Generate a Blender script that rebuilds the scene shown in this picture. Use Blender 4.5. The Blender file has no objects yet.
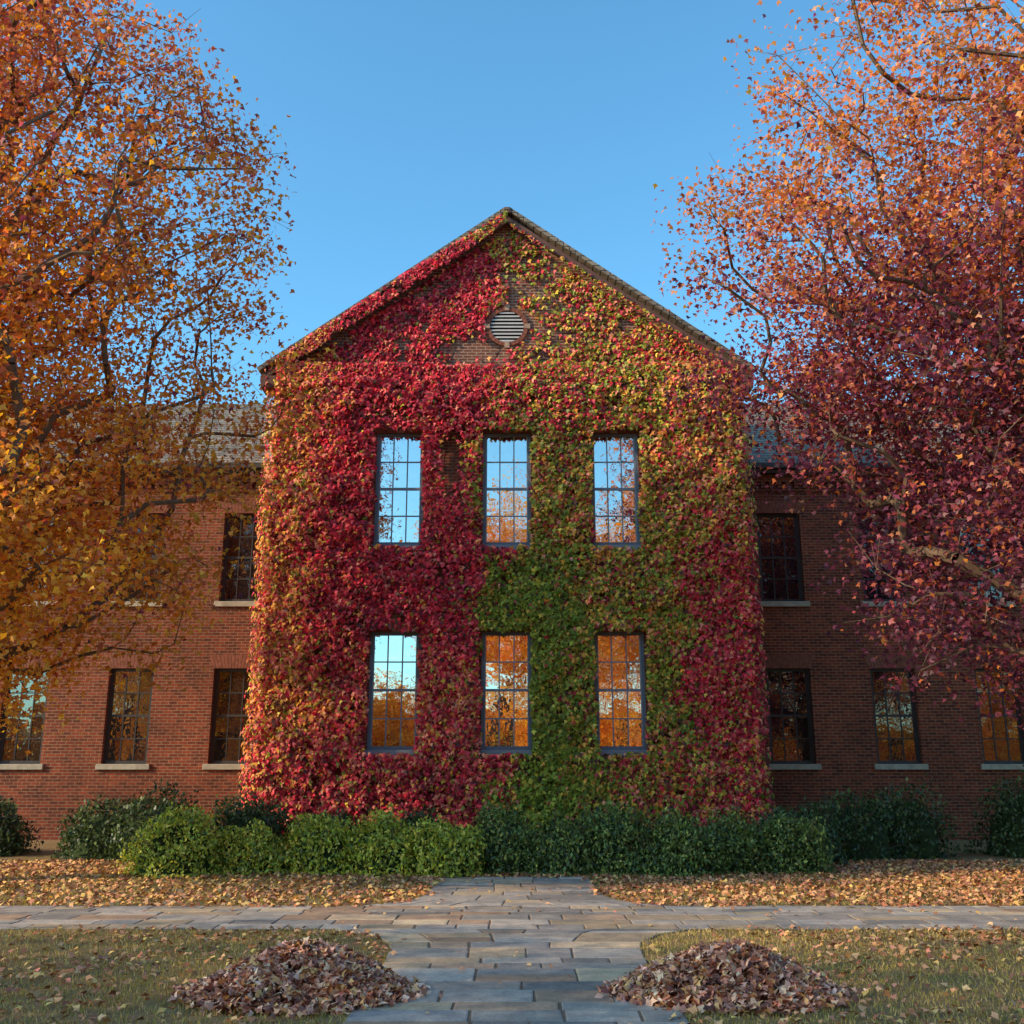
import bpy, math, numpy as np
from mathutils import Vector
R=np.random.RandomState(7)
scene=bpy.context.scene
scene.view_settings.view_transform='Standard'
scene.view_settings.look='None'
scene.view_settings.exposure=0
BX=-0.12
# ------------------------------------------------------------ light / camera
SUN_AZ=math.radians(21)   # angle of travel toward facade from +x
SUN_EL=math.radians(25)
sd=Vector((-math.cos(SUN_AZ)*math.cos(SUN_EL),-math.sin(SUN_AZ)*math.cos(SUN_EL),math.sin(SUN_EL)))
w=bpy.data.worlds.new("World"); scene.world=w; w.use_nodes=True
nt=w.node_tree; nt.nodes.clear()
sky=nt.nodes.new('ShaderNodeTexSky'); sky.sky_type='NISHITA'; sky.sun_disc=False
sky.sun_elevation=SUN_EL; sky.sun_rotation=math.atan2(sd.x,sd.y)
sky.air_density=1.0; sky.dust_density=0.7; sky.ozone_density=1.8
gain=nt.nodes.new('ShaderNodeMix'); gain.data_type='RGBA'; gain.blend_type='MULTIPLY'; gain.inputs[0].default_value=1
gain.inputs[7].default_value=(1.12,2.05,2.2,1)
bg=nt.nodes.new('ShaderNodeBackground'); bg.inputs[1].default_value=0.15
wo=nt.nodes.new('ShaderNodeOutputWorld')
nt.links.new(sky.outputs[0],gain.inputs[6]); nt.links.new(gain.outputs[2],bg.inputs[0]); nt.links.new(bg.outputs[0],wo.inputs[0])
sl=bpy.data.lights.new('sun','SUN'); sl.energy=5.0; sl.angle=math.radians(0.6); sl.color=(1,0.77,0.48)
so=bpy.data.objects.new('sun',sl); scene.collection.objects.link(so)
so.rotation_euler=(-sd).to_track_quat('-Z','Y').to_euler(); so.location=(-30,-20,30)
cd=bpy.data.cameras.new('camera'); cd.lens=36; cd.sensor_width=36; cd.clip_end=2000
co=bpy.data.objects.new('camera',cd); scene.collection.objects.link(co)
co.location=(0,0,1.7); co.rotation_euler=(math.radians(104),0,0); scene.camera=co

# ------------------------------------------------------------ node helpers
def newmat(name):
    m=bpy.data.materials.new(name); m.use_nodes=True
    n=m.node_tree; n.nodes.clear()
    return m,n
def N(n,t,**k):
    x=n.nodes.new(t)
    for a,b in k.items(): setattr(x,a,b)
    return x
def ramp(n,fac,stops):
    r=n.nodes.new('ShaderNodeValToRGB')
    e=r.color_ramp.elements
    while len(e)>1: e.remove(e[-1])
    e[0].position=stops[0][0]; e[0].color=(*stops[0][1],1)
    for p,c in stops[1:]:
        q=e.new(p); q.color=(*c,1)
    n.links.new(fac,r.inputs[0]); return r.outputs[0]
def noise(n,vec,scale,detail=4,rough=.6):
    x=n.nodes.new('ShaderNodeTexNoise'); x.inputs['Scale'].default_value=scale
    x.inputs['Detail'].default_value=detail; x.inputs['Roughness'].default_value=rough
    if vec is not None: n.links.new(vec,x.inputs['Vector'])
    return x.outputs['Fac']
def mixc(n,fac,a,b,mode='MIX'):
    x=n.nodes.new('ShaderNodeMix'); x.data_type='RGBA'; x.blend_type=mode
    for s,v in ((0,fac),(6,a),(7,b)):
        if isinstance(v,bpy.types.NodeSocket): n.links.new(v,x.inputs[s])
        elif s==0: x.inputs[0].default_value=v
        else: x.inputs[s].default_value=(*v,1)
    return x.outputs[2]
def principled(n,col,rough=.8,bump=None,bs=.3,bd=.02,spec=.3):
    p=n.nodes.new('ShaderNodeBsdfPrincipled'); o=n.nodes.new('ShaderNodeOutputMaterial')
    if isinstance(col,bpy.types.NodeSocket): n.links.new(col,p.inputs['Base Color'])
    else: p.inputs['Base Color'].default_value=(*col,1)
    p.inputs['Roughness'].default_value=rough
    p.inputs['Specular IOR Level'].default_value=spec
    if bump is not None:
        b=n.nodes.new('ShaderNodeBump'); b.inputs['Strength'].default_value=bs; b.inputs['Distance'].default_value=bd
        n.links.new(bump,b.inputs['Height']); n.links.new(b.outputs[0],p.inputs['Normal'])
    n.links.new(p.outputs[0],o.inputs[0]); return p
def leafmat(name,trans=.4,gloss=.06):
    m,n=newmat(name)
    a=N(n,'ShaderNodeAttribute'); a.attribute_name='Col'
    d=N(n,'ShaderNodeBsdfDiffuse')
    n.links.new(a.outputs['Color'],d.inputs[0]); last=d.outputs[0]
    if trans>0:
        t=N(n,'ShaderNodeBsdfTranslucent')
        hs=N(n,'ShaderNodeHueSaturation'); hs.inputs['Saturation'].default_value=1.06; hs.inputs['Value'].default_value=1.4
        n.links.new(a.outputs['Color'],hs.inputs['Color']); n.links.new(hs.outputs[0],t.inputs[0])
        m1=N(n,'ShaderNodeMixShader'); m1.inputs[0].default_value=trans
        n.links.new(last,m1.inputs[1]); n.links.new(t.outputs[0],m1.inputs[2]); last=m1.outputs[0]
    if gloss>0:
        g=N(n,'ShaderNodeBsdfGlossy'); g.inputs['Roughness'].default_value=.45
        m2=N(n,'ShaderNodeMixShader'); m2.inputs[0].default_value=gloss
        n.links.new(last,m2.inputs[1]); n.links.new(g.outputs[0],m2.inputs[2]); last=m2.outputs[0]
    o=N(n,'ShaderNodeOutputMaterial'); n.links.new(last,o.inputs[0])
    return m
M_leaf=leafmat('autumn_leaf',.42,.025); M_ivy=leafmat('ivy_leaf',.22,.025); M_dry=leafmat('dry_leaf',0,.02); M_shrub=leafmat('shrub_leaf',.25,.04)
M_grass=leafmat('grass_blade',.2,0)

def wallcoord(n):
    tc=N(n,'ShaderNodeTexCoord'); s=N(n,'ShaderNodeSeparateXYZ'); n.links.new(tc.outputs['Object'],s.inputs[0])
    ad=N(n,'ShaderNodeMath',operation='ADD'); n.links.new(s.outputs[0],ad.inputs[0]); n.links.new(s.outputs[1],ad.inputs[1])
    c=N(n,'ShaderNodeCombineXYZ'); n.links.new(ad.outputs[0],c.inputs[0]); n.links.new(s.outputs[2],c.inputs[1])
    return c.outputs[0],tc.outputs['Object']
def brickmat(name,c1,c2,mortar,bw=.215,rh=.075,ms=.009):
    m,n=newmat(name); v,ob=wallcoord(n)
    b=N(n,'ShaderNodeTexBrick'); b.offset=.5
    b.inputs['Scale'].default_value=1; b.inputs['Brick Width'].default_value=bw; b.inputs['Row Height'].default_value=rh
    b.inputs['Mortar Size'].default_value=ms; b.inputs['Mortar Smooth'].default_value=.2; b.inputs['Bias'].default_value=0
    b.inputs['Color1'].default_value=(*c1,1); b.inputs['Color2'].default_value=(*c2,1); b.inputs['Mortar'].default_value=(*mortar,1)
    n.links.new(v,b.inputs['Vector'])
    big=ramp(n,noise(n,ob,.7,5),[(.3,(.62,.6,.6)),(.7,(1.15,1.08,1.02))])
    fine=ramp(n,noise(n,ob,9,4),[(.3,(.7,.7,.7)),(.7,(1.2,1.2,1.2))])
    c=mixc(n,1,b.outputs['Color'],big,'MULTIPLY'); c=mixc(n,1,c,fine,'MULTIPLY')
    inv=N(n,'ShaderNodeMath',operation='SUBTRACT'); inv.inputs[0].default_value=1; n.links.new(b.outputs['Fac'],inv.inputs[1])
    principled(n,c,.88,inv.outputs[0],.6,.01)
    return m
M_brick=brickmat('red_brick',(.33,.062,.030),(.14,.032,.022),(.31,.17,.10),ms=.010)
M_gable=brickmat('gable_brick',(.27,.09,.055),(.17,.06,.04),(.38,.26,.20),ms=.014)
M_slate=brickmat('roof_slate',(.34,.27,.21),(.22,.18,.15),(.05,.045,.04),bw=.28,rh=.13,ms=.012)
def plain(name,c,rough=.7,var=.25,sc=6):
    m,n=newmat(name); tc=N(n,'ShaderNodeTexCoord')
    f=noise(n,tc.outputs['Object'],sc,5)
    col=mixc(n,1,c,ramp(n,f,[(.25,(1-var,)*3),(.75,(1+var,)*3)]),'MULTIPLY')
    principled(n,col,rough,f,.3,.01); return m
M_sill=plain('limestone',(.42,.34,.26)); M_frame=plain('window_paint',(.16,.18,.22),.5,.12)
M_frame2=plain('brown_window_paint',(.06,.05,.05),.5,.15); M_muntin=plain('muntin_paint',(.26,.27,.31),.5,.1)
M_wood=plain('cornice_brown',(.13,.06,.045),.75,.3); M_solid=plain('soldier_brick',(.25,.08,.05),.85,.4,11)
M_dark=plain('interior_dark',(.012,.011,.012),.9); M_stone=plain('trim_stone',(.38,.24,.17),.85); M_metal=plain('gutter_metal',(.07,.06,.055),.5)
M_louver=plain('louver_grey',(.42,.39,.38),.7,.1)
def glassmat(name,fac,tint):
    m,n=newmat(name); tc=N(n,'ShaderNodeTexCoord')
    g=N(n,'ShaderNodeBsdfGlossy'); g.inputs['Roughness'].default_value=.015; g.inputs['Color'].default_value=(*tint,1)
    d=N(n,'ShaderNodeBsdfDiffuse'); d.inputs['Color'].default_value=(.012,.012,.014,1)
    b=N(n,'ShaderNodeBump'); b.inputs['Strength'].default_value=.14; b.inputs['Distance'].default_value=.02
    n.links.new(noise(n,tc.outputs['Object'],3,2),b.inputs['Height']); n.links.new(b.outputs[0],g.inputs['Normal'])
    mx=N(n,'ShaderNodeMixShader'); mx.inputs[0].default_value=fac
    n.links.new(d.outputs[0],mx.inputs[1]); n.links.new(g.outputs[0],mx.inputs[2])
    o=N(n,'ShaderNodeOutputMaterial'); n.links.new(mx.outputs[0],o.inputs[0]); return m
M_glass=glassmat('window_glass',.72,(.97,.92,.88)); M_glass2=glassmat('shaded_window_glass',.22,(.95,.9,.85))  # wing glass mirrors less, standing in for the darker reflections of shaded windows

# ------------------------------------------------------------ mesh helpers
def link(name,me,mats,parent=None,smooth=False):
    o=bpy.data.objects.new(name,me); scene.collection.objects.link(o)
    for m in (mats if isinstance(mats,(list,tuple)) else [mats]): me.materials.append(m)
    if parent: o.parent=parent
    if smooth: me.polygons.foreach_set('use_smooth',[True]*len(me.polygons))
    return o
def empty(name,parent=None):
    o=bpy.data.objects.new(name,None); scene.collection.objects.link(o)
    if parent:o.parent=parent
    return o
class G:
    def __init__(s): s.v=[];s.f=[];s.m=[]
    def box(s,x0,x1,y0,y1,z0,z1,mi=0):
        b=len(s.v)
        s.v+=[(x0,y0,z0),(x1,y0,z0),(x1,y1,z0),(x0,y1,z0),(x0,y0,z1),(x1,y0,z1),(x1,y1,z1),(x0,y1,z1)]
        s.f+=[tuple(b+i for i in q) for q in ((0,3,2,1),(4,5,6,7),(0,1,5,4),(1,2,6,5),(2,3,7,6),(3,0,4,7))]; s.m+=[mi]*6
    def poly(s,pts,mi=0):
        b=len(s.v); s.v+=list(pts); s.f.append(tuple(range(b,b+len(pts)))); s.m.append(mi)
    def prism(s,poly,y0,y1,mi=0): # poly list of (x,z)
        n=len(poly); b=len(s.v)
        s.v+=[(p[0],y0,p[1]) for p in poly]+[(p[0],y1,p[1]) for p in poly]
        s.f.append(tuple(b+i for i in range(n))); s.f.append(tuple(b+n+i for i in reversed(range(n)))); s.m+=[mi]*2
        for i in range(n):
            j=(i+1)%n; s.f.append((b+i,b+n+i,b+n+j,b+j)); s.m.append(mi)
    def make(s,name,mats,parent=None,bevel=0):
        me=bpy.data.meshes.new(name); me.from_pydata(s.v,[],s.f); me.polygons.foreach_set('material_index',s.m); me.update()
        o=link(name,me,mats,parent)
        if bevel:
            md=o.modifiers.new('bevel','BEVEL'); md.width=bevel; md.segments=1
        return o
def vnoise(p,scale,seed=0):
    q=p*scale; i=np.floor(q).astype(np.int64); f=q-i; f=f*f*(3-2*f)
    def h(a):
        x=(a[:,0]*374761393+a[:,1]*668265263+a[:,2]*2147483647+seed*974634777)&0xffffffff
        x=((x^(x>>13))*1274126177)&0xffffffff
        return ((x^(x>>16))&0xffff)/65535.0
    r=0
    for dx in (0,1):
        for dy in (0,1):
            for dz in (0,1):
                wt=(f[:,0] if dx else 1-f[:,0])*(f[:,1] if dy else 1-f[:,1])*(f[:,2] if dz else 1-f[:,2])
                r=r+wt*h(i+np.array([dx,dy,dz]))
    return r
def fbm(p,scale,seed=0):
    return vnoise(p,scale,seed)*.55+vnoise(p,scale*2.1,seed+1)*.3+vnoise(p,scale*4.3,seed+2)*.15
def norm(a): return a/np.maximum(np.linalg.norm(a,axis=1,keepdims=True),1e-6)
LEAF_T=np.array([(0,0,0),(.5,.30,-.12),(.2,.52,-.03),(0,1,-.08),(-.2,.52,-.03),(-.5,.30,-.12)],float)
def leaves(name,P,Nn,T,S,C,mat,parent=None,tmpl=LEAF_T,faces=((0,1,2,3),(0,3,4,5))):
    n=len(P); Nn=norm(Nn); T=norm(T-Nn*np.sum(T*Nn,axis=1,keepdims=True)); B=np.cross(T,Nn)
    k=len(tmpl); S=np.asarray(S).reshape(-1,1,1)
    t=tmpl.copy(); t[:,1]-=.4
    V=P[:,None,:]+S*(B[:,None,:]*t[None,:,0:1]+T[:,None,:]*t[None,:,1:2]+Nn[:,None,:]*t[None,:,2:3])
    F=(np.array(faces)[None]+(np.arange(n)*k)[:,None,None]).reshape(-1)
    fl=len(faces[0]); nf=n*len(faces)
    me=bpy.data.meshes.new(name); me.vertices.add(n*k); me.vertices.foreach_set('co',V.reshape(-1).astype(np.float32))
    me.loops.add(nf*fl); me.loops.foreach_set('vertex_index',F.astype(np.int32))
    me.polygons.add(nf); me.polygons.foreach_set('loop_start',(np.arange(nf)*fl).astype(np.int32))
    me.update(calc_edges=True)
    ca=me.color_attributes.new('Col','FLOAT_COLOR','POINT')
    c4=np.ones((n,k,4),np.float32); c4[:,:,:3]=np.clip(C,0,1)[:,None,:]
    ca.data.foreach_set('color',c4.reshape(-1))
    return link(name,me,mat,parent)
def pick(pal,wts):
    c=np.cumsum(wts,axis=1); c=c/c[:,-1:]; r=R.rand(len(wts),1)
    return np.array(pal)[np.argmax(r<=c,axis=1)]
def vary(C,a=.25):
    return C*(1+(R.rand(len(C),1)-.5)*2*a)*(1+(R.rand(len(C),3)-.5)*.16)

# ============================================================ BUILDING
bld=empty('brick_building')
FY=23.0; WY=26.0
HW=5.45
ctr_win=[(BX+dx,z0,z1,1.12) for dx in (-2.5,0,2.52) for z0,z1 in ((2.07,4.65),(6.65,9.35))]
def wall(name,x0,x1,z0,z1,holes,y,mat,th=.3):
    g=G()
    xs=sorted(set([x0,x1]+[h[0]-h[3]/2 for h in holes]+[h[0]+h[3]/2 for h in holes]))
    zs=sorted(set([z0,z1]+[h[1] for h in holes]+[h[2] for h in holes]))
    for i in range(len(xs)-1):
        for j in range(len(zs)-1):
            cx=(xs[i]+xs[i+1])/2; cz=(zs[j]+zs[j+1])/2
            if any(abs(cx-h[0])<h[3]/2 and h[1]<cz<h[2] for h in holes): continue
            g.poly([(xs[i],y,zs[j]),(xs[i+1],y,zs[j]),(xs[i+1],y,zs[j+1]),(xs[i],y,zs[j+1])])
    for h in holes:
        a,b=h[0]-h[3]/2,h[0]+h[3]/2; c,d=h[1],h[2]; t=y+th
        g.poly([(a,y,c),(a,y,d),(a,t,d),(a,t,c)]); g.poly([(b,y,c),(b,t,c),(b,t,d),(b,y,d)])
        g.poly([(a,y,d),(b,y,d),(b,t,d),(a,t,d)]); g.poly([(a,y,c),(a,t,c),(b,t,c),(b,y,c)])
    return g.make(name,mat,bld)
wall('front_wall',BX-HW,BX+HW,-.1,10.9,ctr_win,FY,M_brick)
g=G()
for s in (-1,1):
    x=BX+s*HW; g.poly([(x,FY,-.1),(x,FY+14,-.1),(x,FY+14,11),(x,FY,11)])
g.make('side_walls',M_brick,bld)
wing_x=[6.95,9.58,12.2,14.8,17.4,20.0]
ww=[]
for s in (-1,1):
    for x in wing_x:
        ww+= [(s*x,1.78,4.12,1.12),(s*x,5.82,8.15,1.12)]
wl=[h for h in ww if h[0]<0]; wr=[h for h in ww if h[0]>0]
wall('wing_wall_left',-22,BX-HW,-.1,9.3,wl,WY,M_brick); wall('wing_wall_right',BX+HW,22,-.1,9.3,wr,WY,M_brick)
g=G()
for s in (-1,1): g.poly([(s*22,WY,-.1),(s*22,WY+10,-.1),(s*22,WY+10,9.3),(s*22,WY+5,12.9),(s*22,WY,9.3)])
g.make('wing_end_walls',M_brick,bld)
# windows
def window(h,y,fm,mm,gm,rec,rows=4):
    g=G(); x,z0,z1,wd=h; a,b=x-wd/2,x+wd/2; f=.065
    yf=y+rec
    g.box(a,a+f,yf,yf+.1,z0,z1,0); g.box(b-f,b,yf,yf+.1,z0,z1,0)
    g.box(a+f,b-f,yf,yf+.1,z1-f,z1,0); g.box(a+f,b-f,yf,yf+.1,z0,z0+f*1.2,0)
    ia,ib,ic,idd=a+f,b-f,z0+f*1.2,z1-f; zm=(ic+idd)/2
    g.box(ia,ib,yf+.018,yf+.07,zm-.028,zm+.028,1)
    for q in (ia,ib-.03): g.box(q,q+.03,yf+.02,yf+.07,ic,zm-.028,1); g.box(q,q+.03,yf+.02,yf+.07,zm+.028,idd,1)
    for i in (1,2):
        xx=ia+(ib-ia)*i/3
        g.box(xx-.014,xx+.014,yf+.03,yf+.062,ic,zm-.028,1); g.box(xx-.014,xx+.014,yf+.03,yf+.062,zm+.028,idd,1)
    for lo,hi in ((ic,zm-.028),(zm+.028,idd)):
        zz=(lo+hi)/2
        for i in range(3):
            l=ia+(ib-ia)*i/3+.014; r=ia+(ib-ia)*(i+1)/3-.014
            if i==0:l+=.016
            if i==2:r-=.016
            g.box(l,r,yf+.032,yf+.06,zz-.014,zz+.014,1)
        for i in range(3):
            for lo2,hi2 in ((lo,zz),(zz,hi)):
                l=ia+(ib-ia)*i/3; r=ia+(ib-ia)*(i+1)/3
                t1,t2=(R.rand(2)-.5)*.0055
                yy=yf+.048
                g.poly([(l,yy+t1,lo2),(r,yy-t1,lo2),(r,yy-t1+t2,hi2),(l,yy+t1+t2,hi2)],2)
    g.make('window',[fm,mm,gm],bld)
for h in ctr_win: window(h,FY,M_frame,M_muntin,M_glass,.04)
for h in ww: window(h,WY,M_frame2,M_frame2,M_glass2,.12)
# trim
g=G()
for x,z0,z1,wd in ctr_win: g.box(x-wd/2-.06,x+wd/2+.06,FY-.07,FY+.06,z0-.13,z0-.002)
g.make('front_sills',M_muntin,bld,.01)
g=G()
for x,z0,z1,wd in ww: g.box(x-wd/2-.1,x+wd/2+.1,WY-.07,WY+.14,z0-.14,z0-.002)
g.make('wing_sills',M_sill,bld,.01)
g=G(); gk=G()
for (x,z0,z1,wd),y in [(h,FY) for h in ctr_win]+[(h,WY) for h in ww]:
    n=15; H=.34; z=z1+.003
    for i in range(n):
        def ed(t,top): return x+(t-.5)*(wd+(.34 if top else .02))
        a,b=i/n,(i+1)/n; e=.004
        if i==n//2 and y==FY:
            gk.prism([(ed(a,0)-.05,z),(ed(b,0)+.05,z),(ed(b,1)+.06,z+H+.05),(ed(a,1)-.06,z+H+.05)],y-.04,y+.02); continue
        if i in (n//2-1,n//2+1) and y==FY: continue
        g.prism([(ed(a,0)+e,z),(ed(b,0)-e,z),(ed(b,1)-e,z+H),(ed(a,1)+e,z+H)],y-.014,y+.02)
g.make('jack_arches',M_solid,bld); gk.make('keystones',M_stone,bld,.01)
# water table & wing cornice with dentils
g=G()
for x0,x1 in ((-22,BX-HW),(BX+HW,22)):
    g.box(x0,x1,WY-.05,WY+.01,1.02,1.10); g.box(x0,x1,WY-.085,WY+.01,.94,1.018); g.box(x0,x1,WY-.12,WY+.01,-.1,.938)
    g.box(x0,x1,WY-.05,WY+.01,8.72,8.80); g.box(x0,x1,WY-.10,WY+.01,8.98,9.3)
    x=x0+.1
    while x<x1-.1:
        g.box(x,x+.11,WY-.095,WY+.01,8.803,8.977); x+=.22
g.make('brick_courses',M_brick,bld)
g=G()
for x0,x1 in ((-22.2,BX-HW-.002),(BX+HW+.002,22.2)):
    g.box(x0,x1,WY-.30,WY-.102,9.16,9.26); g.box(x0,x1,WY-.42,WY-.25,9.262,9.42)
g.make('gutter',M_metal,bld,.02)
def slope(g,p,t=.1,mi=0):
    p=[Vector(q) for q in p]; nrm=(p[1]-p[0]).cross(p[3]-p[0]).normalized()*t
    q=[a-nrm for a in p]; b=len(g.v)
    g.v+=[tuple(a) for a in p+q]
    g.f+=[(b,b+1,b+2,b+3),(b+7,b+6,b+5,b+4)]+[(b+i,b+4+i,b+4+(i+1)%4,b+(i+1)%4) for i in range(4)]; g.m+=[mi]*6
g=G()
for x0,x1 in ((-22.3,BX-HW-.003),(BX+HW+.003,22.3)):
    slope(g,[(x0,WY-.4,9.42),(x1,WY-.4,9.42),(x1,WY+5,13.0),(x0,WY+5,13.0)])
    slope(g,[(x0,WY+5,13.0),(x1,WY+5,13.0),(x1,WY+10.4,9.42),(x0,WY+10.4,9.42)])
g.make('wing_roof',M_slate,bld)
# gable
PK=14.93; EZ=10.95
g=G(); g.poly([(BX-HW,FY,10.9),(BX+HW,FY,10.9),(BX+HW,FY,11.0),(BX,FY,PK),(BX-HW,FY,11.0)]); g.make('gable_wall',M_gable,bld)
g=G(); OV=.42
sl_=(PK-11.0)/HW
for s in (-1,1):
    ex=BX+s*(HW+OV); ez=11.0-sl_*OV
    pts=[(ex,FY-.32,ez+.10),(BX,FY-.32,PK+.10),(BX,FY+15,PK+.10),(ex,FY+15,ez+.10)]
    if s==-1: pts=[pts[0],pts[3],pts[2],pts[1]]
    slope(g,pts)
g.make('gable_roof',M_slate,bld)
g=G()
for s in (-1,1):
    ex=BX+s*(HW+OV-.03); ez=11.0-sl_*(OV-.03)
    g.prism([(ex,ez-.02),(BX,PK-.02),(BX,PK-.20),(ex,ez-.18)] if s<0 else [(ex,ez-.18),(BX,PK-.20),(BX,PK-.02),(ex,ez-.02)],FY-.26,FY-.14)
    g.box(min(BX+s*(HW-.3),BX+s*(HW+OV-.05)),max(BX+s*(HW-.3),BX+s*(HW+OV-.05)),FY-.27,FY+.3,ez-.32,ez-.02)
g.box(BX-HW+.3,BX+HW-.3,FY-.16,FY+.02,10.72,10.88)
g.box(BX-HW+.3,BX+HW-.3,FY-.23,FY+.02,10.882,10.96)
g.box(BX-.08,BX+.08,FY-.34,FY-.1,PK+.02,PK+.17)
g.make('gable_cornice',M_wood,bld,.008)
g=G()
g.box(BX-.10,BX+.10,FY-.36,FY+15,PK+.08,PK+.15); g.make('ridge_cap',M_slate,bld,.03)
# round vent
VZ=12.05; r0=.41; g=G(); K=28
for i in range(K):
    a=2*math.pi*i/K+.01; b=2*math.pi*(i+1)/K-.01
    ro=r0+.10
    g.prism([(BX+r0*math.cos(a),VZ+r0*math.sin(a)),(BX+ro*math.cos(a),VZ+ro*math.sin(a)),(BX+ro*math.cos(b),VZ+ro*math.sin(b)),(BX+r0*math.cos(b),VZ+r0*math.sin(b))],FY-.06,FY+.02,0)
for i in range(4):
    t=math.pi/2*i; c,s=math.cos(t),math.sin(t)
    g.prism([(BX+c*(r0+.005)-s*(-.05),VZ+s*(r0+.005)+c*(-.05)),(BX+c*(r0+.15)-s*(-.065),VZ+s*(r0+.15)+c*(-.065)),(BX+c*(r0+.15)-s*(.065),VZ+s*(r0+.15)+c*(.065)),(BX+c*(r0+.005)-s*(.05),VZ+s*(r0+.005)+c*(.05))],FY-.075,FY-.055,1)
n=9
for i in range(n):
    z=VZ-r0+(i+.5)*2*r0/n; hwid=math.sqrt(max(r0*r0-(z-VZ)**2,0))*.99
    b=len(g.v)
    g.v+=[(BX-hwid,FY-.055,z-.032),(BX+hwid,FY-.055,z-.032),(BX+hwid,FY-.030,z+.022),(BX-hwid,FY-.030,z+.022)]
    g.f.append((b,b+1,b+2,b+3)); g.m.append(2)
g.prism([(BX+(r0)*math.cos(2*math.pi*i/K),VZ+r0*math.sin(2*math.pi*i/K)) for i in range(K)],FY-.006,FY+.01,3)
g.make('round_louver_vent',[M_solid,M_stone,M_louver,M_dark],bld)
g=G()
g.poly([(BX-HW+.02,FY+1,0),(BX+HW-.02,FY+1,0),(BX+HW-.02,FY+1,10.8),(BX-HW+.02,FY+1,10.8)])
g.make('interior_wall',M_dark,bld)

# ============================================================ GROUND
m,n=newmat('ground_soil'); tc=N(n,'ShaderNodeTexCoord'); ob=tc.outputs['Object']
f1=noise(n,ob,.5,5); f2=noise(n,ob,14,6,.7); f3=noise(n,ob,55,4,.7)
c=mixc(n,ramp(n,f1,[(.35,(0,)*3),(.65,(1,)*3)]),(.24,.18,.06),(.32,.20,.09))
c=mixc(n,ramp(n,f3,[(.35,(0,)*3),(.7,(.8,)*3)]),c,(.36,.18,.09))
c=mixc(n,1,c,ramp(n,f2,[(.3,(.55,)*3),(.7,(1.2,)*3)]),'MULTIPLY')
principled(n,c,.95,f3,.6,.03); M_ground=m
g=G(); g.poly([(-700,-700,0),(700,-700,0),(700,900,0),(-700,900,0)]); g.make('ground',M_ground)

# paths : flagstones
CY0,CY1=11.75,13.65
def halfw(y):
    d=min(abs(y-CY0),abs(y-CY1)); return 1.18+.75*math.exp(-d/.38)
m,n=newmat('flagstone'); tc=N(n,'ShaderNodeTexCoord'); a=N(n,'ShaderNodeAttribute'); a.attribute_name='Col'
f=noise(n,tc.outputs['Object'],4,6,.7); f2=noise(n,tc.outputs['Object'],40,4,.7)
c=mixc(n,1,a.outputs['Color'],ramp(n,f,[(.25,(.55,.56,.6)),(.75,(1.35,1.27,1.15))]),'MULTIPLY')
c=mixc(n,1,c,ramp(n,f2,[(.3,(.75,)*3),(.7,(1.15,)*3)]),'MULTIPLY')
principled(n,c,.75,f,.5,.015,.2); M_flag=m
M_mortar=plain('path_mortar',(.19,.13,.09),.95,.3,20)
spal=np.array([(.40,.345,.31),(.45,.38,.335),(.30,.265,.25),(.50,.37,.26),(.42,.28,.20),(.56,.43,.30),(.37,.32,.30)])
fv=[];ff=[];fc=[]
def slab(q,z=.016):
    cx=sum(p[0] for p in q)/4; cy=sum(p[1] for p in q)/4
    def sh(p,k): 
        dx,dy=p[0]-cx,p[1]-cy; L=math.hypot(dx,dy); return (cx+dx*(L-k)/L,cy+dy*(L-k)/L)
    o=[sh(p,.004+R.rand()*.018) for p in q]; i=[sh(p,.024+R.rand()*.010) for p in q]; zz=z+R.rand()*.004
    b=len(fv); tl=(R.rand(2)-.5)*.006
    fv.extend([(p[0],p[1],0.0) for p in o]); fv.extend([(p[0],p[1],zz-.003) for p in o]); fv.extend([(p[0],p[1],zz+tl[0]*(p[0]-cx)+tl[1]*(p[1]-cy)) for p in i])
    for k in range(4):
        j=(k+1)%4; ff.append((b+k,b+j,b+4+j,b+4+k)); ff.append((b+4+k,b+4+j,b+8+j,b+8+k))
    ff.append((b+8,b+9,b+10,b+11))
    col=spal[R.choice(7,p=[.22,.2,.14,.15,.10,.07,.12])]*(1+(R.rand()-.5)*.45)
    fc.extend([col]*12)
y=3.0
while y<17.0:
    dy=R.choice([.25,.34,.42,.55]); y2=y+dy
    if CY0-.25<y2<CY0+.3 : y2=CY0
    if CY1-.2<y2<CY1+.3: y2=CY1
    if y>=CY0-.01 and y<CY1-.01:
        y2=min(y+dy,CY1)
        if CY1-y2<.25:y2=CY1
        inner=True
    else: inner=False
    if inner: xa0=xa1=-26.;xb0=xb1=26.
    else: 
        w0,w1=halfw(y),halfw(y2); xa0,xa1,xb0,xb1=.03-w0,.03-w1,.03+w0,.03+w1
    W=xb0-xa0; ts=[0]
    while True:
        st=R.uniform(.35,.95)/W
        if ts[-1]+st>1-.3/W: break
        ts.append(ts[-1]+st)
    ts.append(1)
    for t0,t1 in zip(ts[:-1],ts[1:]):
        def X(t,top): return (xa1+(xb1-xa1)*t) if top else (xa0+(xb0-xa0)*t)
        if dy>.4 and R.rand()<.35:
            ym=(y+y2)/2
            slab([(X(t0,0),y),(X(t1,0),y),((X(t1,0)+X(t1,1))/2,ym),((X(t0,0)+X(t0,1))/2,ym)])
            slab([((X(t0,0)+X(t0,1))/2,ym),((X(t1,0)+X(t1,1))/2,ym),(X(t1,1),y2),(X(t0,1),y2)])
        else: slab([(X(t0,0),y),(X(t1,0),y),(X(t1,1),y2),(X(t0,1),y2)])
    y=y2
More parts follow.
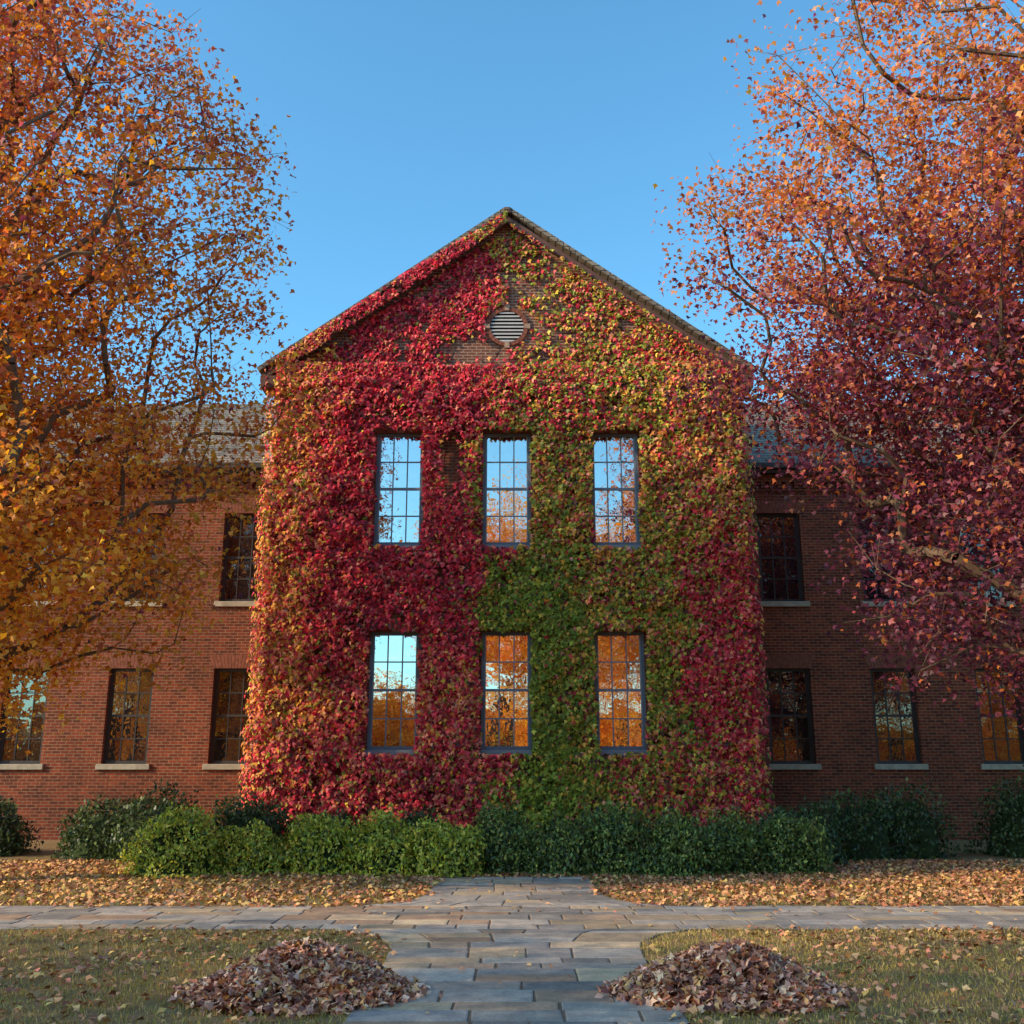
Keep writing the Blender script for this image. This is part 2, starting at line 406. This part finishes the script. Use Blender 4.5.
me=bpy.data.meshes.new('flagstones'); me.from_pydata(fv,[],ff); me.update()
ca=me.color_attributes.new('Col','FLOAT_COLOR','POINT'); ca.data.foreach_set('color',np.hstack([np.array(fc),np.ones((len(fc),1))]).astype(np.float32).reshape(-1))
path=empty('flagstone_path'); link('flagstones',me,M_flag,path)
g=G(); ys=np.linspace(3,CY0,60)
for a,b in list(zip(ys[:-1],ys[1:]))+list(zip(np.linspace(CY1,17,40)[:-1],np.linspace(CY1,17,40)[1:])):
    g.poly([(.03-halfw(a)+.02,a,.010),(.03+halfw(a)-.02,a,.010),(.03+halfw(b)-.02,b,.010),(.03-halfw(b)+.02,b,.010)])
g.poly([(-26,CY0,.010),(26,CY0,.010),(26,CY1,.010),(-26,CY1,.010)]); g.make('mortar_bed',M_mortar,path)
def onpath(P,mg=0):
    x,y=P[:,0],P[:,1]
    hw=1.18+.75*np.exp(-np.minimum(abs(y-CY0),abs(y-CY1))/.38)
    return ((y>CY0-mg)&(y<CY1+mg))|((abs(x-.03)<hw+mg)&(y<17))

dry=[(.62,.29,.14),(.48,.18,.085),(.68,.38,.19),(.28,.11,.065),(.74,.44,.14),(.52,.21,.14)]
def scatter(name,n,x0,x1,y0,y1,s0,s1,keep,z=.02,pal=dry,tilt=.5,sunlit_left=False,mg=.06):
    P=np.stack([R.uniform(x0,x1,n),R.uniform(y0,y1,n),np.zeros(n)],1); P=P[keep(P)]; n=len(P)
    P[:,2]=z+R.rand(n)*.03
    Nn=np.stack([R.randn(n)*tilt,R.randn(n)*tilt,np.ones(n)],1); a=R.rand(n)*6.283; T=np.stack([np.cos(a),np.sin(a),0*a],1)
    wt=np.tile(np.array([1,.9,.8,.6,.5,.6]),(n,1))
    if sunlit_left: wt[:,4]+=np.clip(-P[:,0]/4,0,1.5)*1.3; wt[:,2]+=np.clip(-P[:,0]/4,0,1.5)*.6  # more gold and pale leaves leftwards, painting in the sunlit strip
    C=vary(pick(pal,wt),.3)
    return leaves(name,P,Nn,T,R.uniform(s0,s1,n),C,M_dry)
edgej=lambda P:(vnoise(P,2.5,61)-.6)*.5
scatter('fallen_leaves',38000,-14,14,CY1-.3,20,.05,.10,lambda P:(~onpath(P,edgej(P)))&((fbm(P,.6,3)+R.rand(len(P))*.6>.52)),tilt=.65,sunlit_left=True)
scatter('fallen_leaves',16000,-9,9,5.5,CY0+.15,.04,.08,lambda P:(~onpath(P,edgej(P)*.5))&((fbm(P,.55,9)+R.rand(len(P))*.5>.66)))
scatter('fallen_leaves',2000,-12,12,5.5,17,.04,.08,lambda P:onpath(P,0)&(R.rand(len(P))<.3+.6*(P[:,1]>12.8)),z=.026,tilt=.25)
# grass
n=100000; P=np.stack([R.uniform(-8.5,8.5,n),5.6+6.3*R.rand(n)**1.1,np.zeros(n)],1); P=P[~onpath(P,-.05*R.rand(n))]
P=P[vnoise(P,1.3,21)+R.rand(len(P))*.6>.4]; n=len(P); P[:,2]=.02
T=np.stack([R.randn(n)*.5,R.randn(n)*.5,np.ones(n)],1); Nn=np.stack([R.randn(n),R.randn(n),np.zeros(n)],1)
wts=np.stack([1+0*P[:,0],.8+vnoise(P,.9,4),.4*np.ones(n),.9+vnoise(P,.5,8)*1.],1)
C=vary(pick([(.31,.26,.06),(.44,.34,.10),(.21,.18,.05),(.58,.41,.18)],wts),.3)
leaves('grass',P,Nn,T,R.uniform(.03,.055,n),C,M_grass,tmpl=np.array([(-.10,0,0),(.10,0,0),(.03,.9,.12)],float),faces=((0,1,2),))
n=26000; P=np.stack([R.uniform(-13,13,n),R.uniform(CY1,17.5,n),np.zeros(n)],1); P=P[~onpath(P,0)]; n=len(P); P[:,2]=.02
T=np.stack([R.randn(n)*.5,R.randn(n)*.5,np.ones(n)],1); Nn=np.stack([R.randn(n),R.randn(n),np.zeros(n)],1)
C=vary(pick([(.38,.29,.08),(.50,.37,.12),(.24,.21,.06)],np.ones((n,3))),.3)
leaves('grass',P,Nn,T,R.uniform(.04,.08,n),C,M_grass,tmpl=np.array([(-.12,0,0),(.12,0,0),(.03,.9,.12)],float),faces=((0,1,2),))
# leaf piles
M_soil=plain('leaf_mulch',(.12,.055,.035),.95,.4,30)
def pile(cx,cy,rx,ry,h,seed):
    rs=np.random.RandomState(seed); e=empty('leaf_pile'); K=40;J=12
    def H(x,y):
        r=np.sqrt(((x-cx)/rx)**2+((y-cy)/ry)**2); p=np.stack([x,y,0*x],-1).reshape(-1,3)
        nz=fbm(p,2.2,seed).reshape(np.shape(x)); return np.maximum(0,h*np.clip(1-r**1.5,0,1)**.9*(.65+.7*nz))
    V=[];F=[]
    for j in range(J+1):
        for i in range(K):
            a=2*math.pi*i/K; r=j/J; V.append((cx+rx*r*math.cos(a),cy+ry*r*math.sin(a)))
    V=np.array(V); Z=H(V[:,0],V[:,1])-.03
    for j in range(J):
        for i in range(K): F.append((j*K+i,j*K+(i+1)%K,(j+1)*K+(i+1)%K,(j+1)*K+i))
    me=bpy.data.meshes.new('pile_core'); me.from_pydata([(a,b,c) for (a,b),c in zip(V,Z)],[],F); link('pile_core',me,M_soil,e,True)
    n=5200; a=rs.rand(n)*6.283; r=rs.rand(n)**.55*1.05+np.abs(rs.randn(n))*.08*(rs.rand(n)<.5)
    P=np.stack([cx+rx*r*np.cos(a),cy+ry*r*np.sin(a),0*a],1); P[:,2]=H(P[:,0],P[:,1])+.015+rs.rand(n)*.04
    Nn=np.stack([rs.randn(n)*.8,rs.randn(n)*.8-.2,np.ones(n)*.9],1); b=rs.rand(n)*6.283; T=np.stack([np.cos(b),np.sin(b),rs.randn(n)*.3],1)
    C=vary(pick([(.78,.39,.26),(.60,.24,.15),(.84,.50,.34),(.38,.15,.09),(.76,.40,.16),(.22,.09,.07)],np.ones((n,6))),.35)
    leaves('leaves',P,Nn,T,rs.uniform(.05,.09,n),C,M_dry,e)
pile(-1.62,8.5,.84,.62,.31,5); pile(1.66,8.55,.84,.62,.32,11)

# ============================================================ SHRUBS
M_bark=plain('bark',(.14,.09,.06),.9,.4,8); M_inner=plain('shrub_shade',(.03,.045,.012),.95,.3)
def tube(g,a,b,r0,r1,k=6):
    d=(b-a)
    if d.length<1e-5: return
    d.normalize(); u=d.orthogonal().normalized(); v=d.cross(u); s=len(g.v)
    for c,r in ((a,r0),(b,r1)):
        for i in range(k):
            t=2*math.pi*i/k; p=c+u*(math.cos(t)*r)+v*(math.sin(t)*r); g.v.append(tuple(p))
    for i in range(k): g.f.append((s+i,s+(i+1)%k,s+k+(i+1)%k,s+k+i)); g.m.append(0)
def shrub(cx,cy,rx,ry,h,pal,wt,n,ls,seed):
    rs=np.random.RandomState(seed); e=empty('shrub')
    def rf(d): return .52+.85*fbm(d+seed,1.9,seed)
    d=norm(rs.randn(n,3)); d[:,2]=np.abs(d[:,2])-.12*rs.rand(n)
    rr=(.74+.30*rs.rand(n)**.8)*rf(d)
    sq=np.sign(d[:,2])*np.abs(d[:,2])**.75
    P=np.stack([cx+d[:,0]*rx*rr,cy+d[:,1]*ry*rr,np.maximum(.04,h*sq*rr*1.02)],1)
    Nn=d*.7+rs.randn(n,3)*.6; T=d*.4+np.array([0,0,.7])+rs.randn(n,3)*.5
    C=vary(pick(pal,np.tile(wt,(n,1))),.35)
    leaves('foliage',P,Nn,T,rs.uniform(ls*.7,ls*1.3,n),C,M_shrub,e,tmpl=np.array([(0,0,0),(.26,.45,.02),(0,1,-.06),(-.26,.45,.02)],float),faces=((0,1,2,3),))
    g=G()
    for k in range(40):
        q=norm(rs.randn(1,3))[0]; q[2]=abs(q[2]); r=rf(q[None])[0]
        a=Vector((cx+q[0]*rx*.12,cy+q[1]*ry*.12,0)); b=Vector((cx+q[0]*rx*r*1.05,cy+q[1]*ry*r*1.05,h*r*1.05*q[2]**.75+.05))
        tube(g,a,b,.014,.004,4)
    g.make('twigs',M_bark,e)
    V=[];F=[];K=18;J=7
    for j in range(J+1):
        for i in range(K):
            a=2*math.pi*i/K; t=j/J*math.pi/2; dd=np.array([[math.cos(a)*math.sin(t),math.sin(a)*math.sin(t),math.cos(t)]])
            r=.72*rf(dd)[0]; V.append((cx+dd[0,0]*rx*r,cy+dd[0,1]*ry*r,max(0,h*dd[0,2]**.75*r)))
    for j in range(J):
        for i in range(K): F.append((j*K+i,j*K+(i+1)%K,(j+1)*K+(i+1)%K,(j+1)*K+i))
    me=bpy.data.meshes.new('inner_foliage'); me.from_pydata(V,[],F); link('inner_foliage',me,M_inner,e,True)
gy=[(.56,.54,.06),(.34,.40,.05),(.78,.64,.12),(.10,.15,.03)]; gd=[(.19,.25,.055),(.11,.155,.04),(.36,.37,.08),(.035,.06,.018)]  # left hedge palette painted yellower and brighter as if sunlit, right one darker
gm=[(.08,.12,.035),(.05,.08,.025),(.14,.17,.045),(.02,.035,.012)]
sx=[(-5.45,.80,1.02,0),(-4.25,.70,.86,0),(-3.2,.70,.98,0),(-2.15,.68,1.02,0),(-1.15,.70,.90,0),(-.15,.74,.98,1),(.8,.74,.9,1),(1.75,.76,1.02,1),(2.7,.76,.93,1),(3.65,.80,1.0,1),(4.6,.8,.9,1)]
for i,(x,r,h,k) in enumerate(sx):
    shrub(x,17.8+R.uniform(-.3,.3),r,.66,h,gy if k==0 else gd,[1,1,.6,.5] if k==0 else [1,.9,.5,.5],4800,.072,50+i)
for i,(x,y,r,h) in enumerate([(-7.9,21,1.1,1.2),(-6.7,20.3,1.,1.3),(-5.2,21.3,1,1.2),(-10.6,21.6,.9,1.1),(-12.2,22,1,1.1),(6.3,20.6,1.2,1.25),(7.5,21.2,1.2,1.35),(10.4,21.4,1.2,1.45),(12,21.7,1.3,1.5),(-3.6,20.8,.9,.9),(5.2,19.7,.9,1.0),(-1.8,20.6,.8,.9),(1.8,20.6,.8,.9)]):
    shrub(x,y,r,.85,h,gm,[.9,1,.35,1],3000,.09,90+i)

# ============================================================ TREES
def tree(name,base,attr,trunk_top,rad,leafn,lsz,colf,seed,sig=(.36,.36,.26),twig=True,rpow=.0155):
    rs=np.random.RandomState(seed); e=empty(name)
    pos=[np.array(base,float)]; par=[-1]; plen=[0.]
    top=np.array(trunk_top,float); k=8
    for i in range(1,k+1):
        t=i/k; p=pos[0]*(1-t)+top*t+np.array([rs.randn()*.06,rs.randn()*.06,0])*(1 if i<k else 0); pos.append(p); par.append(i-1); plen.append(plen[-1]+np.linalg.norm(p-pos[-2]))
    lo=int(k*.35)
    order=np.argsort(np.linalg.norm(attr-top*np.array([1,1,.7]),axis=1)+rs.rand(len(attr))*1.5)
    tips=[]
    for ai in order:
        a=attr[ai]; PP=np.array(pos[lo:]); PL=np.array(plen[lo:])
        d=np.linalg.norm(PP-a,axis=1); cost=d+.22*PL+np.maximum(0,PP[:,2]-a[2]+.25*np.linalg.norm(PP[:,:2]-a[:2],axis=1))*.75
        j=int(np.argmin(cost))+lo; L=np.linalg.norm(a-pos[j]); ns=max(2,int(L/.55)); st=pos[j]; prev=j
        gp=pos[par[j]] if par[j]>=0 else st-np.array([0,0,1]); dirn=(st-gp)/max(np.linalg.norm(st-gp),1e-5)
        ctrl=st+dirn*L*.35+np.array([0,0,L*.06])
        for i in range(1,ns+1):
            t=i/ns; p=(1-t)**2*st+2*t*(1-t)*ctrl+t*t*a
            if i<ns: p=p+rs.randn(3)*.035*min(L,2)
            pos.append(p); par.append(prev); plen.append(plen[prev]+L/ns); prev=len(pos)-1
        tips.append(prev)
    cnt=np.zeros(len(pos)); cnt[tips]+=1
    for i in range(len(pos)-1,0,-1): cnt[par[i]]+=cnt[i]
    rd=rpow*np.maximum(cnt,.6)**.5*np.where(cnt<=2,.6,1); rd=np.minimum(rd,rad)
    rd[0]=rad*1.25
    g=G(); VV=[Vector(p) for p in pos]
    for i in range(1,len(pos)):
        r0=min(rd[par[i]],rd[i]*1.25 if par[i]>k else 9); tube(g,VV[par[i]],VV[i],r0,rd[i],8 if rd[i]>.06 else 5)
    A=np.array([pos[t] for t in tips])
    if twig:
        for a in A:
            for q in range(3):
                d=rs.randn(3)*np.array(sig)*1.1+np.array([0,0,.12]); tube(g,Vector(a-d*.15),Vector(a+d),.006,.003,3)
    g.make('branches',M_bark,e)
    n=len(A)*leafn; ii=np.repeat(np.arange(len(A)),leafn); sc=rs.uniform(.75,1.35,(len(A),1))[ii]
    off=np.clip(rs.randn(n,3),-1.8,1.8)
    P=A[ii]+off*np.array(sig)*sc; P[:,2]-=.06
    Nn=rs.randn(n,3)*.8+np.array([-.3,-.3,.5]); T=rs.randn(n,3)*.7+np.array([0,0,-.6])
    C=colf(P,rs)*(.75+.5*rs.rand(len(A),1))[ii]
    leaves('foliage',P,Nn,T,rs.uniform(lsz*.7,lsz*1.25,n),vary(C,.25),M_leaf,e)
    return e
def sample(ells,n,seed,shell=.42,cut=None):
    rs=np.random.RandomState(seed); out=[]
    vol=np.array([float(e[3]*e[4]*(e[5]+e[6])) for e in ells]); vol=vol/vol.sum()
    while len(out)<n:
        e=ells[rs.choice(len(ells),p=vol)]; d=norm(rs.randn(1,3))[0]; r=rs.rand()**shell
        nz=.80+.36*fbm(d[None]*1.0+seed,2.2,seed)[0]
        p=np.array([e[0]+d[0]*e[3]*r*nz,e[1]+d[1]*e[4]*r*nz,e[2]+d[2]*(e[5] if d[2]>0 else e[6])*r*nz])
        if p[2]<2.2 or (cut and cut(p)): continue
        out.append(p)
    return np.array(out)
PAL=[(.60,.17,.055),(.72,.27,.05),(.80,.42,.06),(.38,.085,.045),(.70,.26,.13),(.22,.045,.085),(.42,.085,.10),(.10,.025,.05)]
def col_left(P,rs):
    h=P[:,2]+ (fbm(P,.5,1)-.5)*5
    hi=np.clip((h-9)/4,0,1); lo=np.clip((7.5-h)/3,0,1); mid=1-np.maximum(hi,lo)
    w=np.stack([1.1*hi+.5*mid+.15*lo, .5*hi+1.0*mid+1.*lo, .05*hi+.4*mid+1.5*lo, .8*hi+.3*mid+.1*lo, .5*hi+.2*mid+.1*lo,0*h+.03,.3*hi,0*h],1)
    return pick(PAL,w)
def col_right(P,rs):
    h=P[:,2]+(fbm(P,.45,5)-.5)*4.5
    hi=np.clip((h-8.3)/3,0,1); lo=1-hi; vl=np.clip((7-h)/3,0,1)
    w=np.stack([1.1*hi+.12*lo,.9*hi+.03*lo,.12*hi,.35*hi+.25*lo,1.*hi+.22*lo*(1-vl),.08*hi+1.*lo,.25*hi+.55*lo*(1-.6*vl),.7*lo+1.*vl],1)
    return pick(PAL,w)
def col_gold(P,rs):
    n=len(P); v=fbm(P,.3,2)[:,None]; w=np.hstack([.3*v,.8+0*v,2.2*(1-v),.1*v,.3*v,0*v,0*v,0*v]); return pick(PAL,w)*1.15
cutL=lambda p:(p[0]<-11.3 and p[2]<6.2) or (p[2]<3.3 and p[0]<-9.3)
tree('maple_tree',(-10.6,15.6,-.1),sample([(-10.6,15.6,9.2,6.9,5.0,8.0,7.4),(-9.0,14.8,5.4,4.6,3.3,2.6,2.9)],1080,3,cut=cutL),(-10.4,15.6,8.5),.30,135,.10,col_left,3)
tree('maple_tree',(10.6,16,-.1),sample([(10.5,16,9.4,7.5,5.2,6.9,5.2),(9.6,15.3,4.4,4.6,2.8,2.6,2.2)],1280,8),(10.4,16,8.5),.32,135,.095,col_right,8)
tree('maple_tree',(-19,1.2,-.1),sample([(-19,1.2,7.8,5,4.6,5.5,4.6)],110,15),(-19,1.2,7),.28,110,.16,col_gold,15,sig=(.6,.6,.45),twig=False)
def gt(x,y,h,r,seed,n=120):
    return tree('oak_tree',(x,y,-.1),sample([(x,y,h*.52,r,r*.8,h*.46,h*.42)],n,seed,.5),(x,y,h*.55),.26,70,.32,col_gold,seed,sig=(.8,.8,.6),twig=False,rpow=.02)
for i,(x,y,h,r) in enumerate([(-8,-17,7.0,4),(-16,-18,10,5.5),(-.4,-15,20.5,4.6),(7.7,-16,20,4.6),(15.5,-18,14,5.5),(-24,-17,14,5.5),(24,-17,15,6),(4,-26,16,5),(33,-19,14,6)]): gt(x,y,h,r,100+i)
n=26000; P=np.stack([R.uniform(-70,70,n),-36+R.randn(n)*2.,R.rand(n)],1)
top=3.6+4.0*fbm(np.stack([P[:,0],0*P[:,0],0*P[:,0]],1),.16,77); P[:,2]=P[:,2]**.8*top
leaves('woodland',P,R.randn(n,3)+np.array([-.3,.6,.4]),R.randn(n,3),R.uniform(.5,.95,n),vary(col_gold(P,None)*.9,.3),M_leaf)

# ============================================================ IVY
n=185000
x=R.uniform(-5.75,5.75,n); z=R.uniform(.05,15.1,n)
P=np.stack([x,0*x,z],1)
rake=11.0+sl_*(HW-np.abs(x))
inb=(z<10.95)|((z<rake+np.where(x<0,.14-.10*np.clip((x+2.2)/1.5,0,1),-.24))&(np.abs(x)<5.5))
wx=x+(fbm(P,.6,31)-.5)*1.8+(vnoise(P,3,33)-.5)*.7; wz=z+(fbm(P,.6,37)-.5)*2.2+(vnoise(P,3,35)-.5)*.7
dn=fbm(P,.8,41); dn2=fbm(P,2.4,43)
dens=np.ones(n)
def blob(cx,cz,rx,rz): return np.exp(-(((x-cx)/rx)**2+((z-cz)/rz)**2))
dens-=blob(-2.7,9.75,.9,.4)*.9+blob(-1.3,8.6,.35,1.1)*.85+blob(-3.4,3.6,.3,1.5)*.55+blob(-4.9,9.9,.8,.5)*.5+blob(-2.5,4.95,.3,.25)*.8+blob(-3.45,9.0,.3,1)*.5+blob(1.3,9,.3,.8)*.4+blob(-3,1,2,.5)*.35+blob(-1.3,6.0,.5,.4)*.5+blob(3.6,9,.3,1)*.3
dens=np.where(dn<.38,dens-.3,dens)*np.clip((dn2-.12)*4,.25,1)
g_=z>10.95
ls=(rake-z)
left=x<0
gd_=np.where(left, np.clip(1.6-ls*.55,0,1)+blob(-3.8,11.4,1.6,.5)*.9+blob(-.7,13.9,1.3,.6)*.9+blob(-1.5,12.3,1.6,.5)*.7-blob(-1.4,11.5,1.0,.25)*.4,
      np.clip(.6-ls*.9,0,1)*.7+np.exp(-((z-(14.2-.62*x))/.42)**2)*1.1*(x>.1)+blob(3.5,11.4,1.8,.5)*.8+blob(.5,14.0,.8,.4)*.9+np.exp(-((z-(12.9-.42*x))/.2)**2)*.7*(x>.3)+blob(1.5,11.2,1.5,.25)*.5)
gd_*=np.clip((dn2-.24)*3.4,0,1.15)
gd_=np.where((np.hypot(x,z-12.05)<.56),0,gd_)
dens=np.where(g_,gd_*.85+.04,dens)
keep=inb&(R.rand(n)<dens)&(np.hypot(x,z-12.05)>.54)
for hx,z0,z1,wd in ctr_win:
    hx=hx-BX; e1=.0-(fbm(P,3,51)-.5)*.20
    keep&=~((np.abs(x-hx)<wd/2+e1)&(z>z0-.10+e1*.5)&(z<z1-.0+e1*.5))
P=P[keep];x=x[keep];z=z[keep];wx=wx[keep];wz=wz[keep];g_=g_[keep]; n=len(P); dn=dn[keep]
edge=np.clip(np.abs(x)-HW,0,1)
lf=fbm(P,1.1,61); lf2=fbm(P,3.2,65)
bul=.02+.20*lf+.24*lf2+R.rand(n)*.14
bul=np.where(g_,.03+R.rand(n)*.09,bul); bul=np.where(z<1,bul+.15*(1-z),bul)
bul=np.where(g_&(z>11.0+sl_*(HW-np.abs(x))-.3),.34+R.rand(n)*.06,bul)
bul=np.where((z>10.62)&(z<11.02),.24+R.rand(n)*.08,bul)
yy=FY-bul+np.where(edge>0,R.rand(n)*.9,0)
IP=np.stack([x+BX,yy,z],1)
Nn=np.stack([np.sign(x)*edge*6-.25+R.randn(n)*.55,-1+0*x,.35+R.randn(n)*.55],1)
T=np.stack([R.randn(n)*.4,-.15+0*x,-1+0*x],1)
IV=[(.72,.035,.065),(.34,.018,.04),(.84,.09,.12),(.86,.27,.17),(.86,.36,.07),(.76,.54,.08),(.36,.36,.045),(.19,.25,.03),(.10,.03,.03)]
def zone(m,ws): return m[:,None]*np.array(ws,float)[None]
def sm(a,b,v): 
    t=np.clip((v-a)/(b-a),0,1); return t*t*(3-2*t)
L=1-sm(-1.0,.1,wx); Rr=1-L
Wt=zone(L,[1.3,.9,1.,.3,.08,.02,.03,.03,.35])
le=1-sm(-4.7,-3.6,wx); Wt=Wt*(1-le)[:,None]+zone(le,[.45,.3,.45,1.1,1.1,.4,.18,.06,.2])
lb=L*(1-sm(3.4,5.0,wz))*sm(-4.2,-3.2,wx); Wt=Wt*(1-lb*.8)[:,None]+zone(lb,[.7,.35,.65,1.3,.5,.1,.03,.02,.2])
lbb=(1-sm(1.2,2.6,wz))*L; Wt=Wt*(1-lbb*.8)[:,None]+zone(lbb,[.8,.7,.9,.5,.3,.1,.05,.1,.3])
Wt+=zone(Rr*sm(4.0,5.4,wz),[.18,.2,.12,.3,.65,.35,1.0,.5,.2])
Wt+=zone(Rr*(1-sm(4.0,5.4,wz)),[.06,.12,.04,.16,.40,.32,1.0,.95,.15])
gc=sm(-.8,.2,wx)*(1-sm(1.1,2.0,wx))*(1-sm(5.3,6.7,wz)); Wt=Wt*(1-gc*.92)[:,None]+zone(gc,[.01,.02,0,.02,.05,.2,1.1,1.9,.12])
re=sm(3.4,4.5,wx)*(1-sm(6.0,8.0,wz)); Wt=Wt*(1-re*.9)[:,None]+zone(re,[1.3,.6,1.1,.5,.25,.05,.08,.08,.25])
re2=sm(3.4,4.5,wx)*sm(6.0,8.0,wz); Wt=Wt*(1-re2*.6)[:,None]+zone(re2,[.35,.25,.25,.6,.8,.25,.35,.1,.2])
rb=sm(2.0,3.,wx)*(1-sm(1.4,2.8,wz)); Wt=Wt*(1-rb*.6)[:,None]+zone(rb,[.4,.3,.3,.4,.6,.2,.3,.2,.2])
tt=sm(9.3,9.9,wz)*(1-sm(10.8,11,z))*sm(-1,0,wx)*(1-sm(1.5,3,wx)); Wt=Wt*(1-tt*.5)[:,None]+zone(tt,[.8,.4,.5,.2,.1,.05,.3,.5,.2])
gr=g_*sm(-.2,.5,wx); Wt=Wt*(1-gr*.35)[:,None]+zone(gr*.5,[.6,.4,.5,.3,.2,.05,.2,.2,.1])
C=vary(pick(IV,Wt),.42)
ivy=empty('climbing_ivy')
leaves('ivy_leaves',IP,Nn,T,R.uniform(.075,.14,n),C,M_ivy,ivy)
g=G()
for k in range(46):
    x0=R.uniform(-5.3,5.3); zc=0.05; xx=x0; p=Vector((xx+BX,FY-.03,zc)); top=R.uniform(7,10.6)
    while zc<top:
        zc+=.35; xx=min(max(xx+R.randn()*.09,-5.4),5.4)
        hs_=[h for h in ctr_win if abs(xx-(h[0]-BX))<h[3]/2+.08 and h[1]-.3<zc<h[2]+.2]
        if hs_:
            h=hs_[0]; xx=(h[0]-BX)+math.copysign(h[3]/2+.12,xx-(h[0]-BX))
        q=Vector((xx+BX,FY-.03,zc)); tube(g,p,q,.016*(1.2-zc/12),.016*(1.15-zc/12),4); p=q
for k in range(26):
    s=R.choice([-1,1]); xx=s*R.uniform(.3,4.8); zc=10.97; p=Vector((xx+BX,FY-.02,zc)); dx=R.uniform(-.5,.25)
    while zc<11+sl_*(HW-abs(xx))-.35 and abs(xx)<5 and math.hypot(xx,zc-12.05)>.68:
        zc+=.2; xx-=s*(-dx)*.25+R.randn()*.04; q=Vector((xx+BX,FY-.02,zc)); tube(g,p,q,.009,.008,3); p=q
g.make('vine_stems',M_bark,ivy)
print('leaves ivy',n)
